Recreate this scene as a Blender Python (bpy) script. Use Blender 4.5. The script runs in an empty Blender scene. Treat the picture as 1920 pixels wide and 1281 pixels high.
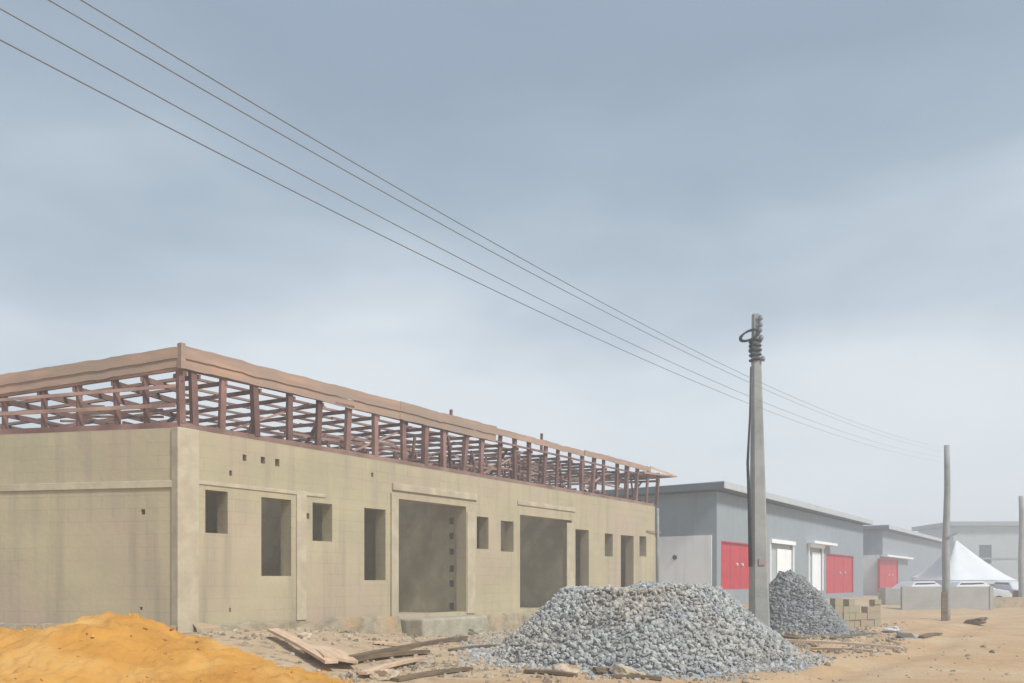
import bpy, bmesh, math, random
from mathutils import Vector, Matrix, noise
R = math.radians
sc = bpy.context.scene
COL = sc.collection
# ---------------------------------------------------------------- camera
F, CX, HZ, EYE = 1573.0, 960.0, 1090.0, 1.5       # focal length, centre and horizon of the 1920-wide photograph
cd = bpy.data.cameras.new("camera"); cam = bpy.data.objects.new("camera", cd); COL.objects.link(cam)
cam.location = (0, 0, EYE); cam.rotation_euler = (R(90), 0, 0)
cd.sensor_width = 36; cd.lens = F/1920*36; cd.shift_y = (HZ-640.5)/1920
cd.clip_start = .1; cd.clip_end = 3000
sc.camera = cam
# ---------------------------------------------------------------- sky and sun
SUN_EL, SUN_AZ = 48, 134        # degrees; azimuth measured clockwise from +Y (the view direction)
w = bpy.data.worlds.new("World"); sc.world = w; w.use_nodes = True
nt = w.node_tree; N = nt.nodes; L = nt.links; N.clear()
out = N.new("ShaderNodeOutputWorld"); bg = N.new("ShaderNodeBackground")
sky = N.new("ShaderNodeTexSky"); sky.sky_type = 'NISHITA'; sky.sun_disc = False
sky.sun_elevation = R(SUN_EL); sky.sun_rotation = R(SUN_AZ); sky.dust_density = 4; sky.air_density = 1.2
tc = N.new("ShaderNodeTexCoord"); sep = N.new("ShaderNodeSeparateXYZ"); L.new(tc.outputs['Generated'], sep.inputs[0])
mp = N.new("ShaderNodeMapping"); mp.inputs['Scale'].default_value = (1, 1, 2.6); L.new(tc.outputs['Generated'], mp.inputs[0])
cl = N.new("ShaderNodeTexNoise"); cl.inputs['Scale'].default_value = 1.7; cl.inputs['Detail'].default_value = 4; cl.inputs['Roughness'].default_value = .5
L.new(mp.outputs[0], cl.inputs['Vector'])
cla = N.new("ShaderNodeMath"); cla.operation = 'MULTIPLY_ADD'; cla.inputs[1].default_value = .72; cla.inputs[2].default_value = -.36
L.new(cl.outputs['Fac'], cla.inputs[0])
el = N.new("ShaderNodeMath"); el.operation = 'SUBTRACT'; L.new(sep.outputs['Z'], el.inputs[0]); L.new(cla.outputs[0], el.inputs[1])
ramp = N.new("ShaderNodeValToRGB"); cr = ramp.color_ramp
cr.elements[0].position = 0; cr.elements[0].color = (6.0, 6.4, 6.7, 1)
cr.elements[1].position = 1; cr.elements[1].color = (2.6, 3.3, 4.2, 1)
for p, c in ((.11, (5.5, 6.0, 6.35)), (.24, (3.95, 4.6, 5.2)), (.38, (2.85, 3.5, 4.2)), (.55, (2.2, 2.8, 3.55))):
    e = cr.elements.new(p); e.color = (*c, 1)
L.new(el.outputs[0], ramp.inputs[0])
mx = N.new("ShaderNodeMix"); mx.data_type = 'RGBA'; mx.inputs[0].default_value = .93
L.new(sky.outputs[0], mx.inputs[6]); L.new(ramp.outputs[0], mx.inputs[7])
L.new(mx.outputs[2], bg.inputs[0]); bg.inputs[1].default_value = .10
L.new(bg.outputs[0], out.inputs[0])
sl = bpy.data.lights.new("sun", 'SUN'); sl.energy = 2.7; sl.angle = R(11); sl.color = (1, .95, .87)
so = bpy.data.objects.new("sun", sl); COL.objects.link(so); so.location = (20, -20, 40)
so.rotation_euler = (R(90-SUN_EL), 0, R(180-SUN_AZ)+0)
_d = Vector((math.sin(R(SUN_AZ))*math.cos(R(SUN_EL)), math.cos(R(SUN_AZ))*math.cos(R(SUN_EL)), math.sin(R(SUN_EL))))
so.rotation_euler = _d.to_track_quat('Z', 'Y').to_euler()
sc.view_settings.view_transform = 'Standard'; sc.view_settings.look = 'None'
sc.view_settings.exposure = .5; sc.view_settings.gamma = 1
rnd = random.Random(7)

# ---------------------------------------------------------------- helpers
def tag(o, label=None, cat=None, group=None, kind=None):
    for k, v in (('label', label), ('category', cat), ('group', group), ('kind', kind)):
        if v: o[k] = v
    return o
def empty(name, loc=(0, 0, 0), rz=0, label=None, cat=None, group=None):
    o = bpy.data.objects.new(name, None); COL.objects.link(o); o.location = loc; o.rotation_euler = (0, 0, rz)
    o.empty_display_size = .3
    return tag(o, label, cat, group)
class MB:
    def __init__(s): s.v = []; s.f = []
    def add(s, vs, fs):
        n = len(s.v); s.v += [tuple(x) for x in vs]; s.f += [tuple(i+n for i in f) for f in fs]; return s
    def box(s, x0, x1, y0, y1, z0, z1):
        return s.add([(x0,y0,z0),(x1,y0,z0),(x1,y1,z0),(x0,y1,z0),(x0,y0,z1),(x1,y0,z1),(x1,y1,z1),(x0,y1,z1)],
                     [(0,3,2,1),(4,5,6,7),(0,1,5,4),(1,2,6,5),(2,3,7,6),(3,0,4,7)])
    def bar(s, a, b, wd, ht, up=(0, 0, 1)):
        a = Vector(a); b = Vector(b); d = (b-a).normalized(); u = Vector(up)
        sd = d.cross(u)
        if sd.length < 1e-4: sd = d.cross(Vector((1, 0, 0)))
        sd.normalize(); u = sd.cross(d).normalized(); sd *= wd/2; u *= ht/2
        vs = [a-sd-u, a+sd-u, a+sd+u, a-sd+u, b-sd-u, b+sd-u, b+sd+u, b-sd+u]
        return s.add(vs, [(0,1,2,3),(7,6,5,4),(0,4,5,1),(1,5,6,2),(2,6,7,3),(3,7,4,0)])
    def tube(s, pts, rad, n=8):
        pts = [Vector(p) for p in pts]; rings = []
        for i, p in enumerate(pts):
            d = (pts[min(i+1, len(pts)-1)]-pts[max(i-1, 0)]).normalized()
            a = d.cross(Vector((0, 0, 1)))
            if a.length < .05: a = d.cross(Vector((1, 0, 0)))
            a.normalize(); b = a.cross(d); r = rad[i] if isinstance(rad, (list, tuple)) else rad
            rings.append([p+a*r*math.cos(6.28318*k/n)+b*r*math.sin(6.28318*k/n) for k in range(n)])
        vs = [v for r_ in rings for v in r_]; fs = []
        for i in range(len(pts)-1):
            for k in range(n):
                fs.append((i*n+k, i*n+(k+1) % n, (i+1)*n+(k+1) % n, (i+1)*n+k))
        fs.append(tuple(range(n-1, -1, -1))); fs.append(tuple((len(pts)-1)*n+k for k in range(n)))
        return s.add(vs, fs)
    def build(s, name, m, parent=None, smooth=False, loc=None, rz=None, bevel=0):
        me = bpy.data.meshes.new(name); me.from_pydata(s.v, [], s.f)
        bm = bmesh.new(); bm.from_mesh(me); bmesh.ops.recalc_face_normals(bm, faces=bm.faces)
        bm.to_mesh(me); bm.free()
        me.materials.append(m); o = bpy.data.objects.new(name, me); COL.objects.link(o)
        if parent: o.parent = parent
        if loc: o.location = loc
        if rz is not None: o.rotation_euler = (0, 0, rz)
        if smooth: me.polygons.foreach_set("use_smooth", [True]*len(me.polygons))
        if bevel:
            b = o.modifiers.new("bevel", 'BEVEL'); b.width = bevel; b.segments = 2; b.limit_method = 'ANGLE'
        return o
def wall_grid(L0, L1, z0, z1, th, holes, yfront=0.0, sag=None):
    """a slab along local x with rectangular through-holes; the front face is at y=yfront, the back at y=yfront+th"""
    xs = sorted({L0, L1, *[h[0] for h in holes], *[h[1] for h in holes]}); zs = sorted({z0, z1, *[h[2] for h in holes], *[h[3] for h in holes]})
    xs = [x for x in xs if L0-1e-6 <= x <= L1+1e-6]; zs = [z for z in zs if z0-1e-6 <= z <= z1+1e-6]
    def solid(i, j):
        if i < 0 or j < 0 or i >= len(xs)-1 or j >= len(zs)-1: return False
        cx = (xs[i]+xs[i+1])/2; cz = (zs[j]+zs[j+1])/2
        return not any(h[0] < cx < h[1] and h[2] < cz < h[3] for h in holes)
    mb = MB(); idx = {}
    def vid(i, j, k):
        key = (i, j, k)
        if key not in idx:
            idx[key] = len(mb.v); mb.v.append((xs[i], yfront+(th if k else 0), zs[j]))
        return idx[key]
    for i in range(len(xs)-1):
        for j in range(len(zs)-1):
            if not solid(i, j): continue
            mb.f.append((vid(i,j,0), vid(i+1,j,0), vid(i+1,j+1,0), vid(i,j+1,0)))
            mb.f.append((vid(i,j,1), vid(i,j+1,1), vid(i+1,j+1,1), vid(i+1,j,1)))
            if not solid(i-1, j): mb.f.append((vid(i,j,0), vid(i,j+1,0), vid(i,j+1,1), vid(i,j,1)))
            if not solid(i+1, j): mb.f.append((vid(i+1,j,0), vid(i+1,j,1), vid(i+1,j+1,1), vid(i+1,j+1,0)))
            if not solid(i, j-1): mb.f.append((vid(i,j,0), vid(i,j,1), vid(i+1,j,1), vid(i+1,j,0)))
            if not solid(i, j+1): mb.f.append((vid(i,j+1,0), vid(i+1,j+1,0), vid(i+1,j+1,1), vid(i,j+1,1)))
    return mb

# ---------------------------------------------------------------- materials
def mat(name, c1, c2=None, scale=3, rough=.85, bump=0, bscale=None, detail=6, stain=None, sscale=.6, metal=0, per_island=0, lo=.35, hi=.65, stretch=None, brick=0, streak=None):
    m = bpy.data.materials.new(name); m.use_nodes = True; nt = m.node_tree; N = nt.nodes; L = nt.links
    b = N['Principled BSDF']; b.inputs['Roughness'].default_value = rough; b.inputs['Metallic'].default_value = metal
    b.inputs['Specular IOR Level'].default_value = .25
    tc = N.new("ShaderNodeTexCoord"); vec = tc.outputs['Object']
    if stretch:
        mp = N.new("ShaderNodeMapping"); mp.inputs['Scale'].default_value = stretch; L.new(vec, mp.inputs[0]); vec = mp.outputs[0]
    c2 = c2 or tuple(x*.8 for x in c1)
    nz = N.new("ShaderNodeTexNoise"); nz.inputs['Scale'].default_value = scale; nz.inputs['Detail'].default_value = detail; nz.inputs['Roughness'].default_value = .6
    L.new(vec, nz.inputs['Vector'])
    rp = N.new("ShaderNodeValToRGB"); rp.color_ramp.elements[0].position = lo; rp.color_ramp.elements[1].position = hi
    rp.color_ramp.elements[0].color = (*c1, 1); rp.color_ramp.elements[1].color = (*c2, 1); L.new(nz.outputs['Fac'], rp.inputs[0])
    col = rp.outputs[0]
    if stain:
        n2 = N.new("ShaderNodeTexNoise"); n2.inputs['Scale'].default_value = sscale; n2.inputs['Detail'].default_value = 5; L.new(tc.outputs['Object'], n2.inputs['Vector'])
        r2 = N.new("ShaderNodeValToRGB"); r2.color_ramp.elements[0].position = .45; r2.color_ramp.elements[1].position = .68; L.new(n2.outputs['Fac'], r2.inputs[0])
        mx = N.new("ShaderNodeMix"); mx.data_type = 'RGBA'; L.new(r2.outputs[0], mx.inputs[0]); L.new(col, mx.inputs[6]); mx.inputs[7].default_value = (*stain, 1); col = mx.outputs[2]
    if streak:      # run-off stains: tall narrow patches of another tone
        m3 = N.new("ShaderNodeMapping"); m3.inputs['Scale'].default_value = (2.6, 2.6, .22); L.new(tc.outputs['Object'], m3.inputs[0])
        n4 = N.new("ShaderNodeTexNoise"); n4.inputs['Scale'].default_value = 1.3; n4.inputs['Detail'].default_value = 6; L.new(m3.outputs[0], n4.inputs['Vector'])
        r4 = N.new("ShaderNodeMapRange"); r4.inputs[1].default_value = .50; r4.inputs[2].default_value = .72; r4.inputs[4].default_value = .75; L.new(n4.outputs['Fac'], r4.inputs[0])
        mx4 = N.new("ShaderNodeMix"); mx4.data_type = 'RGBA'; L.new(r4.outputs[0], mx4.inputs[0]); L.new(col, mx4.inputs[6]); mx4.inputs[7].default_value = (*streak, 1); col = mx4.outputs[2]
    if brick:
        sp = N.new("ShaderNodeSeparateXYZ"); L.new(tc.outputs['Object'], sp.inputs[0])
        ad = N.new("ShaderNodeMath"); L.new(sp.outputs[0], ad.inputs[0]); L.new(sp.outputs[1], ad.inputs[1])
        cb = N.new("ShaderNodeCombineXYZ"); L.new(ad.outputs[0], cb.inputs[0]); L.new(sp.outputs[2], cb.inputs[1])
        bk = N.new("ShaderNodeTexBrick"); bk.inputs['Scale'].default_value = 1; bk.inputs['Brick Width'].default_value = .46; bk.inputs['Row Height'].default_value = .235
        bk.inputs['Mortar Size'].default_value = .012; bk.inputs['Mortar Smooth'].default_value = .6
        bk.inputs['Color1'].default_value = (1, 1, 1, 1); bk.inputs['Color2'].default_value = (.9, .9, .92, 1); bk.inputs['Mortar'].default_value = (.62, .6, .56, 1)
        L.new(cb.outputs[0], bk.inputs['Vector'])
        n3 = N.new("ShaderNodeTexNoise"); n3.inputs['Scale'].default_value = .9; n3.inputs['Detail'].default_value = 3; L.new(tc.outputs['Object'], n3.inputs['Vector'])
        r3 = N.new("ShaderNodeMapRange"); r3.inputs[1].default_value = .42; r3.inputs[2].default_value = .62; r3.inputs[3].default_value = .12*brick; r3.inputs[4].default_value = .75*brick; L.new(n3.outputs['Fac'], r3.inputs[0])
        mu = N.new("ShaderNodeMix"); mu.data_type = 'RGBA'; mu.blend_type = 'MULTIPLY'; L.new(r3.outputs[0], mu.inputs[0]); L.new(col, mu.inputs[6]); L.new(bk.outputs[0], mu.inputs[7]); col = mu.outputs[2]
    if per_island:
        g = N.new("ShaderNodeNewGeometry"); hs = N.new("ShaderNodeHueSaturation"); mr = N.new("ShaderNodeMapRange")
        mr.inputs[3].default_value = 1-per_island; mr.inputs[4].default_value = 1+per_island
        L.new(g.outputs['Random Per Island'], mr.inputs[0]); 
        oi = N.new("ShaderNodeObjectInfo"); m5 = N.new("ShaderNodeMapRange"); m5.inputs[3].default_value = 1-per_island*.5; m5.inputs[4].default_value = 1+per_island*.6; L.new(oi.outputs['Random'], m5.inputs[0])
        mm = N.new("ShaderNodeMath"); mm.operation = 'MULTIPLY'; L.new(mr.outputs[0], mm.inputs[0]); L.new(m5.outputs[0], mm.inputs[1]); L.new(mm.outputs[0], hs.inputs['Value']); L.new(col, hs.inputs['Color']); col = hs.outputs[0]
    L.new(col, b.inputs['Base Color'])
    if bump:
        bp = N.new("ShaderNodeBump"); bp.inputs['Strength'].default_value = bump; bp.inputs['Distance'].default_value = .03
        nb = N.new("ShaderNodeTexNoise"); nb.inputs['Scale'].default_value = bscale or scale*6; nb.inputs['Detail'].default_value = 6; L.new(tc.outputs['Object'], nb.inputs['Vector'])
        L.new(nb.outputs['Fac'], bp.inputs['Height']); L.new(bp.outputs[0], b.inputs['Normal'])
    return m
M = {}
M['block'] = mat('sandcrete', (.495,.435,.295), (.40,.365,.25), .7, .95, .22, 9, stain=(.46,.37,.285), sscale=.5, brick=.5, streak=(.34,.30,.225))
M['render'] = mat('cement_render', (.55,.49,.365), (.46,.41,.30), 3, .95, .25, 12, stain=(.42,.36,.27), sscale=1.5, streak=(.42,.39,.30))
M['plinth'] = mat('rough_foundation', (.40,.35,.26), (.24,.21,.15), 4, .95, .9, 14, stain=(.45,.33,.2), sscale=1.6)
M['slab'] = mat('floor_slab', (.45,.43,.34), (.33,.31,.24), 4, .9, .4, 20)
M['timber_dark'] = mat('roof_timber', (.12,.068,.060), (.26,.155,.135), 1.1, .9, .2, 30, per_island=.45)
M['timber_mid'] = mat('roof_batten', (.20,.12,.105), (.38,.26,.21), 1.1, .9, .2, 30, per_island=.4)
M['fascia'] = mat('fascia_timber', (.47,.31,.225), (.33,.24,.20), 1.6, .85, .2, 30, stretch=(.35,1,4), stain=(.31,.25,.2), sscale=.7)
M['plank'] = mat('raw_plank', (.68,.50,.36), (.50,.36,.25), 3, .85, .2, 40, stretch=(.6,4,4))
M['plank_old'] = mat('weathered_plank', (.22,.16,.10), (.12,.09,.06), 3, .9, .3, 30, stretch=(.6,4,4))
M['sand'] = mat('orange_sand', (.55,.275,.056), (.45,.215,.042), 1.3, .98, .8, 16, stain=(.60,.36,.12), sscale=1.0, detail=10)
M['granite'] = mat('granite_chip', (.40,.41,.40), (.32,.335,.34), 2, .95, .3, 40, per_island=.27, stain=(.37,.345,.30), sscale=.7)
M['granite_base'] = mat('granite_dust', (.36,.36,.345), (.30,.30,.295), 9, .95, .9, 30)
M['granite_far'] = mat('dark_granite_chip', (.33,.345,.345), (.25,.265,.27), 3, .95, .3, 40, per_island=.28)
M['rubble'] = mat('rubble_chip', (.50,.42,.32), (.32,.26,.19), 5, .95, .5, 30, per_island=.4)
M['pole'] = mat('pole_concrete', (.33,.345,.34), (.25,.265,.265), 3, .9, .3, 25, stain=(.38,.38,.36), sscale=1.3)
M['black'] = mat('black_cable', (.02,.023,.026), (.04,.043,.048), 5, .6)
M['wire'] = mat('wire_metal', (.19,.22,.25), (.23,.26,.29), 5, .6)
M['clod'] = mat('sand_clod', (.56,.31,.09), (.44,.22,.05), 2, .98, .6, 18, per_island=.2)
M['greywall'] = mat('grey_paint', (.29,.335,.37), (.26,.305,.34), 1.5, .8, .15, 20, streak=(.24,.265,.27))
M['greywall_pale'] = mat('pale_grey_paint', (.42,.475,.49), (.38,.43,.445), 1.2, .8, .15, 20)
M['white'] = mat('white_paint', (.90,.91,.93), (.85,.86,.88), 1.2, .7, .1, 20, streak=(.76,.77,.78))
M['roofmetal'] = mat('roof_sheet', (.50,.53,.54), (.44,.47,.48), 1.5, .6)
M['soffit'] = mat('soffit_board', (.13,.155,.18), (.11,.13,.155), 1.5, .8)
M['red'] = mat('red_paint', (.55,.035,.05), (.46,.03,.042), 1.5, .55)
M['dark'] = mat('dark_glass', (.035,.04,.045), (.05,.055,.06), 2, .3)
M['handle'] = mat('pale_metal', (.7,.6,.58), (.6,.55,.52), 2, .4)
M['canvas'] = mat('white_canvas', (.74,.77,.80), (.68,.71,.74), 1, .8)
M['compound'] = mat('grey_block_wall', (.37,.37,.35), (.31,.31,.295), 1.3, .95, .4, 18, brick=.6)
M['green_block'] = mat('mossy_block_wall', (.33,.33,.22), (.37,.29,.21), 1.0, .95, .5, 18, brick=.5, detail=3)
M['carpaint'] = mat('car_paint', (.62,.65,.68), (.6,.62,.65), 1, .3)
M['pipe'] = mat('grey_pipe', (.30,.32,.31), (.22,.24,.235), 3, .6)

# ---------------------------------------------------------------- frame of the building line
P0 = Vector((-5.912, 15.0)); A = math.atan2(.818, .575)
d1 = Vector((math.cos(A), math.sin(A))); d2 = Vector((-d1.y, d1.x)); nrm = -d2
def tpx(px):                       # distance along the building line of what stands at photo column px
    r = (px-CX)/F; return (r*P0.y-P0.x)/(d1.x-r*d1.y)
def zt(t, py): return EYE+(HZ-py)/F*(P0.y+d1.y*t)
def pt(px, Y): return Vector(((px-CX)/F*Y, Y))
def zY(py, Y): return EYE+(HZ-py)/F*Y
def sst(x): x = max(0, min(1, x)); return x*x*(3-2*x)
def ground_z(x, y):
    v = Vector((x, y))-P0; t = v.dot(d1); s = v.dot(nrm)
    base = .56-.40*sst((t-1)/6)+.25*sst((t-14)/12)
    if t < 0: base = .56
    z = base*(1-sst((s-.4)/5.5)) + .03
    z += .035*noise.fractal((x*.5, y*.5, 0), 1, 2, 4)+.012*noise.noise((x*3, y*3, 1))
    if s > 6.5 and y > 6:   # wheel ruts run along the road
        z += -.08*math.exp(-((s-8.4+.2*math.sin(t*.4))/.3)**2)-.08*math.exp(-((s-10.2+.2*math.sin(t*.4))/.3)**2)+.03*math.exp(-((s-9.3)/.4)**2)+.035*max(0, noise.noise((x*1.3, y*1.3, 7)))
    return z

# ---------------------------------------------------------------- ground
def make_ground():
    n = 230; us = [i/(n-1)*2-1 for i in range(n)]
    xs = [5+26*u+1200*u**7 for u in us]; ys = [18+24*u+1200*u**7 for u in us]
    mb = MB(); mb.v = [(x, y, ground_z(x, y)) for y in ys for x in xs]
    mb.f = [(j*n+i, j*n+i+1, (j+1)*n+i+1, (j+1)*n+i) for j in range(n-1) for i in range(n-1)]
    m = bpy.data.materials.new('bare_earth'); m.use_nodes = True; nt = m.node_tree; N = nt.nodes; L = nt.links
    b = N['Principled BSDF']; b.inputs['Roughness'].default_value = .97; b.inputs['Specular IOR Level'].default_value = .15
    tc = N.new("ShaderNodeTexCoord")
    def nz(sc_, det=8, rough=.6):
        a = N.new("ShaderNodeTexNoise"); a.inputs['Scale'].default_value = sc_; a.inputs['Detail'].default_value = det; a.inputs['Roughness'].default_value = rough; L.new(tc.outputs['Object'], a.inputs['Vector']); return a.outputs['Fac']
    def mix(f, c1, c2, bl='MIX'):
        a = N.new("ShaderNodeMix"); a.data_type = 'RGBA'; a.blend_type = bl
        for k, v in ((0, f), (6, c1), (7, c2)):
            if hasattr(v, 'links') or hasattr(v, 'is_output'): L.new(v, a.inputs[k])
            elif k == 0: a.inputs[0].default_value = v
            else: a.inputs[k].default_value = (*v, 1)
        return a.outputs[2]
    def mr(v, a0, a1, b0=0, b1=1):
        a = N.new("ShaderNodeMapRange"); L.new(v, a.inputs[0])
        for i, q in enumerate((a0, a1, b0, b1)): a.inputs[i+1].default_value = q
        return a.outputs[0]
    # distance from the building line: s = (p-P0).n
    dp = N.new("ShaderNodeVectorMath"); dp.operation = 'DOT_PRODUCT'; L.new(tc.outputs['Object'], dp.inputs[0]); dp.inputs[1].default_value = (nrm.x, nrm.y, 0)
    sv = N.new("ShaderNodeMath"); sv.operation = 'SUBTRACT'; L.new(dp.outputs['Value'], sv.inputs[0]); sv.inputs[1].default_value = P0.dot(nrm)
    sn = N.new("ShaderNodeMath"); sn.operation = 'MULTIPLY_ADD'; L.new(nz(.6, 5), sn.inputs[0]); sn.inputs[1].default_value = 5; L.new(sv.outputs[0], sn.inputs[2])
    road = mix(mr(nz(1.1), .35, .65), (.60,.41,.235), (.49,.325,.185))
    road = mix(mr(nz(.35, 4), .48, .66), road, (.60,.47,.31))
    yard = mix(mr(nz(1.6), .38, .62), (.50,.375,.245), (.56,.45,.315))
    yard = mix(mr(nz(4), .52, .66), yard, (.28,.21,.14))
    col = mix(mr(sn.outputs[0], 6.5, 9.5), yard, road)
    col = mix(mr(nz(28, 4), .42, .6, .0, .35), col, (.30,.21,.13))
    L.new(col, b.inputs['Base Color'])
    bp = N.new("ShaderNodeBump"); bp.inputs['Strength'].default_value = .8; bp.inputs['Distance'].default_value = .05; L.new(nz(7, 10, .7), bp.inputs['Height']); L.new(bp.outputs[0], b.inputs['Normal'])
    o = mb.build('ground', m, smooth=True); tag(o, 'sandy tan bare earth with wheel ruts beside the unfinished building', kind='structure')
make_ground()

# ---------------------------------------------------------------- the unfinished building
B = empty('unfinished_building', (P0.x, P0.y, 0), A, 'unfinished sandcrete block bungalow with an open timber roof frame', 'building')
ZT = 4.25; ZB = .0; TH = .32; LEN = tpx(1228)
def hole(px0, px1, py0, py1):
    t0, t1 = tpx(px0), tpx(px1); return (t0, t1, zt(t0, py1), zt(t0, py0))
holes = [hole(385,427,918,999), hole(490,546,932,1080), hole(586,623,942,1014), hole(683,723,952,1088),
         hole(746,874,935,1153), hole(894,916,968,1029), hole(939,963,976,1034), hole(975,1072,965,1142),
         hole(1079,1104,992,1128), hole(1134,1149,1000,1043), hole(1164,1188,1003,1125), hole(1199,1212,1005,1043)]
small = [(455,462,852,864), (489,497,856,869), (516,524,860,874), (430,435,882,892), (575,580,962,973), (696,700,886,894), (430,433,1140,1148)]
front = wall_grid(0, LEN, ZB, ZT, TH, holes+[hole(*s) for s in small]).build('wall', M['block'], B)
front['label'] = 'long street wall with window and door openings'
# left (gable side) wall runs almost parallel to the picture
EL = Vector((-.980, .197)).normalized(); AL = math.atan2(EL.y, EL.x)
LB = AL-A
def left_local(t, s=0, z=0):       # t along the left wall, s inward, in the building's frame
    c, s_ = math.cos(LB), math.sin(LB); y = -s
    return Vector((c*t-s_*y, s_*t+c*y, z))
def tl(px):
    r = (px-CX)/F; return (r*P0.y-P0.x)/(EL.x-r*EL.y)
def zl(t, py): return EYE+(HZ-py)/F*(P0.y+EL.y*t)
LHOLES = [(tl(272), tl(264), zl(tl(268), 965), zl(tl(268), 955)), (tl(267), tl(262), zl(tl(264), 1144), zl(tl(264), 1138))]
lw = wall_grid(0.05, 9.0, ZB, ZT, TH, [(a, b, c, d) for a, b, c, d in LHOLES], yfront=-TH).build('wall', M['block'], B, rz=LB)
lw['label'] = 'plain side wall with a lintel ledge'
# corner column, lintel ledges, pilasters
MB().box(-.10, .34, -.045, .16, .40, ZT-.003).build('column', M['render'], B, bevel=.015)
def pil(px0, px1, z0, z1, out=.035):
    MB().box(tpx(px0), tpx(px1), -out, .0, z0, z1).build('pilaster', M['render'], B, bevel=.01)
pil(555, 573, .70, 3.35); pil(732, 745, .66, 3.55, .05); pil(875, 890, .66, 3.3, .03); pil(1062, 1075, .6, 3.3, .03)
def ledge(px0, px1, z, h=.10, out=.03):
    MB().box(tpx(px0), tpx(px1), -out, .0, z, z+h).build('lintel', M['render'], B, bevel=.008)
ledge(372, 610, 3.27, .07, .02); ledge(735, 893, 3.62, .16, .045); ledge(970, 1078, 3.66, .12, .03)
o = MB(); o.box(.05, 9, -0.0, .035, 3.18, 3.31).build('lintel', M['render'], B, rz=LB, bevel=.008)
# plinth
def rough_strip(name, x0, x1, y0, y1, z0, z1, m, rz=None, amp=.03, step=.18):
    mb = MB(); n = int((x1-x0)/step)+1
    rows = [(y1, z1-.02), ((y0+y1)/2, z1), (y0, z1-.03), (y0-.05, (z0+z1)/2), (y0-.12, z0)]
    for i in range(n+1):
        x = x0+(x1-x0)*i/n
        for k, (y, z) in enumerate(rows):
            a = 0 if k == 0 else amp
            mb.v.append((x, y+a*noise.noise((x*2.3, k*3.1, 5)), z+a*1.3*noise.noise((x*1.9, k*2.7, 9))))
    for i in range(n):
        for k in range(len(rows)-1): mb.f.append((i*5+k, i*5+k+1, (i+1)*5+k+1, (i+1)*5+k))
    return mb.build(name, m, B, rz=rz)
rough_strip('plinth', .2, tpx(742), -.16, .0, .0, .70, M['plinth'], amp=.07)
rough_strip('plinth', tpx(878), LEN, -.16, .0, .0, .62, M['plinth'], amp=.07)
o = MB(); 
mbp = MB(); n = 50
for i in range(n+1):
    x = .0+9*i/n
    for k, (y, z) in enumerate(((0, .72), (.14, .70), (.2, .45), (.3, .1))):
        mbp.v.append((x, y+.05*noise.noise((x*2, k*3, 1)), z+.04*noise.noise((x*2.5, k*4, 7))))
for i in range(n):
    for k in range(3): mbp.f.append((i*4+k, i*4+k+1, (i+1)*4+k+1, (i+1)*4+k))
mbp.build('plinth', M['plinth'], B, rz=LB)
# floor slab, doorstep, partitions
MB().box(.33, LEN, TH+.002, 9.0, .3, .655).build('floor', M['slab'], B)
stp = MB().box(tpx(748), tpx(872), -.75, -.003, -.1, .63).build('doorstep', M['slab'], B, bevel=.05)
stp['label'] = 'thick pale concrete doorstep below the first wide opening'
def part(t, w0, w1, z1=ZT-.02, th=.2, hl=()):
    mb = wall_grid(w0, w1, .66, z1, th, list(hl)); mb.v = [(t+y, x, z) for x, y, z in mb.v]
    mb.build('partition_wall', M['render'], B)
tb = [h for h in holes if h[1]-h[0] > 1.5]
t1e, t2e = tpx(884), tpx(1080)
part(t1e-.03, TH+.002, 5.2, hl=[(TH+.25, TH+.40, z, z+.17) for z in (.75, 1.35, 1.75, 2.2, 2.62, 3.02)])
part(tpx(980)+3.1, TH+.002, 5.2)
for px in (450, 640, 735, 930, 1115, 1160): part(tpx(px), TH+.002, 5.2 if px != 735 else 3.6)
mbk = wall_grid(.4, LEN-.2, .66, ZT-.03, .2, [(3.2, 4.1, .66, 2.8), (8.1, 9.0, .66, 2.8), (14, 14.9, .66, 2.8)], yfront=5.22)
mbk.build('partition_wall', M['render'], B)
mbr = wall_grid(0, 9.0, 0, ZT, TH, []); mbr.v = [(LEN-TH+y, TH+.002+x, z) for x, y, z in mbr.v]; mbr.build('wall', M['block'], B)
mbk = wall_grid(-6, LEN-.0, .3, ZT-.01, .25, [(2, 3.2, 1.6, 2.9), (7, 8.2, 1.6, 2.9), (12, 13.2, 1.6, 2.9)], yfront=9.35); mbk.build('wall', M['block'], B)
# downpipe and stub column at the far end
MB().tube([(LEN+.12, -.05, .4), (LEN+.12, -.05, 4.2)], .06).build('downpipe', M['pipe'], B, smooth=True)
MB().bar((LEN-.75, -.04, 3.32), (LEN+.30, -.08, 3.30), .03, .03).build('batten', M['timber_mid'], B)

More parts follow.
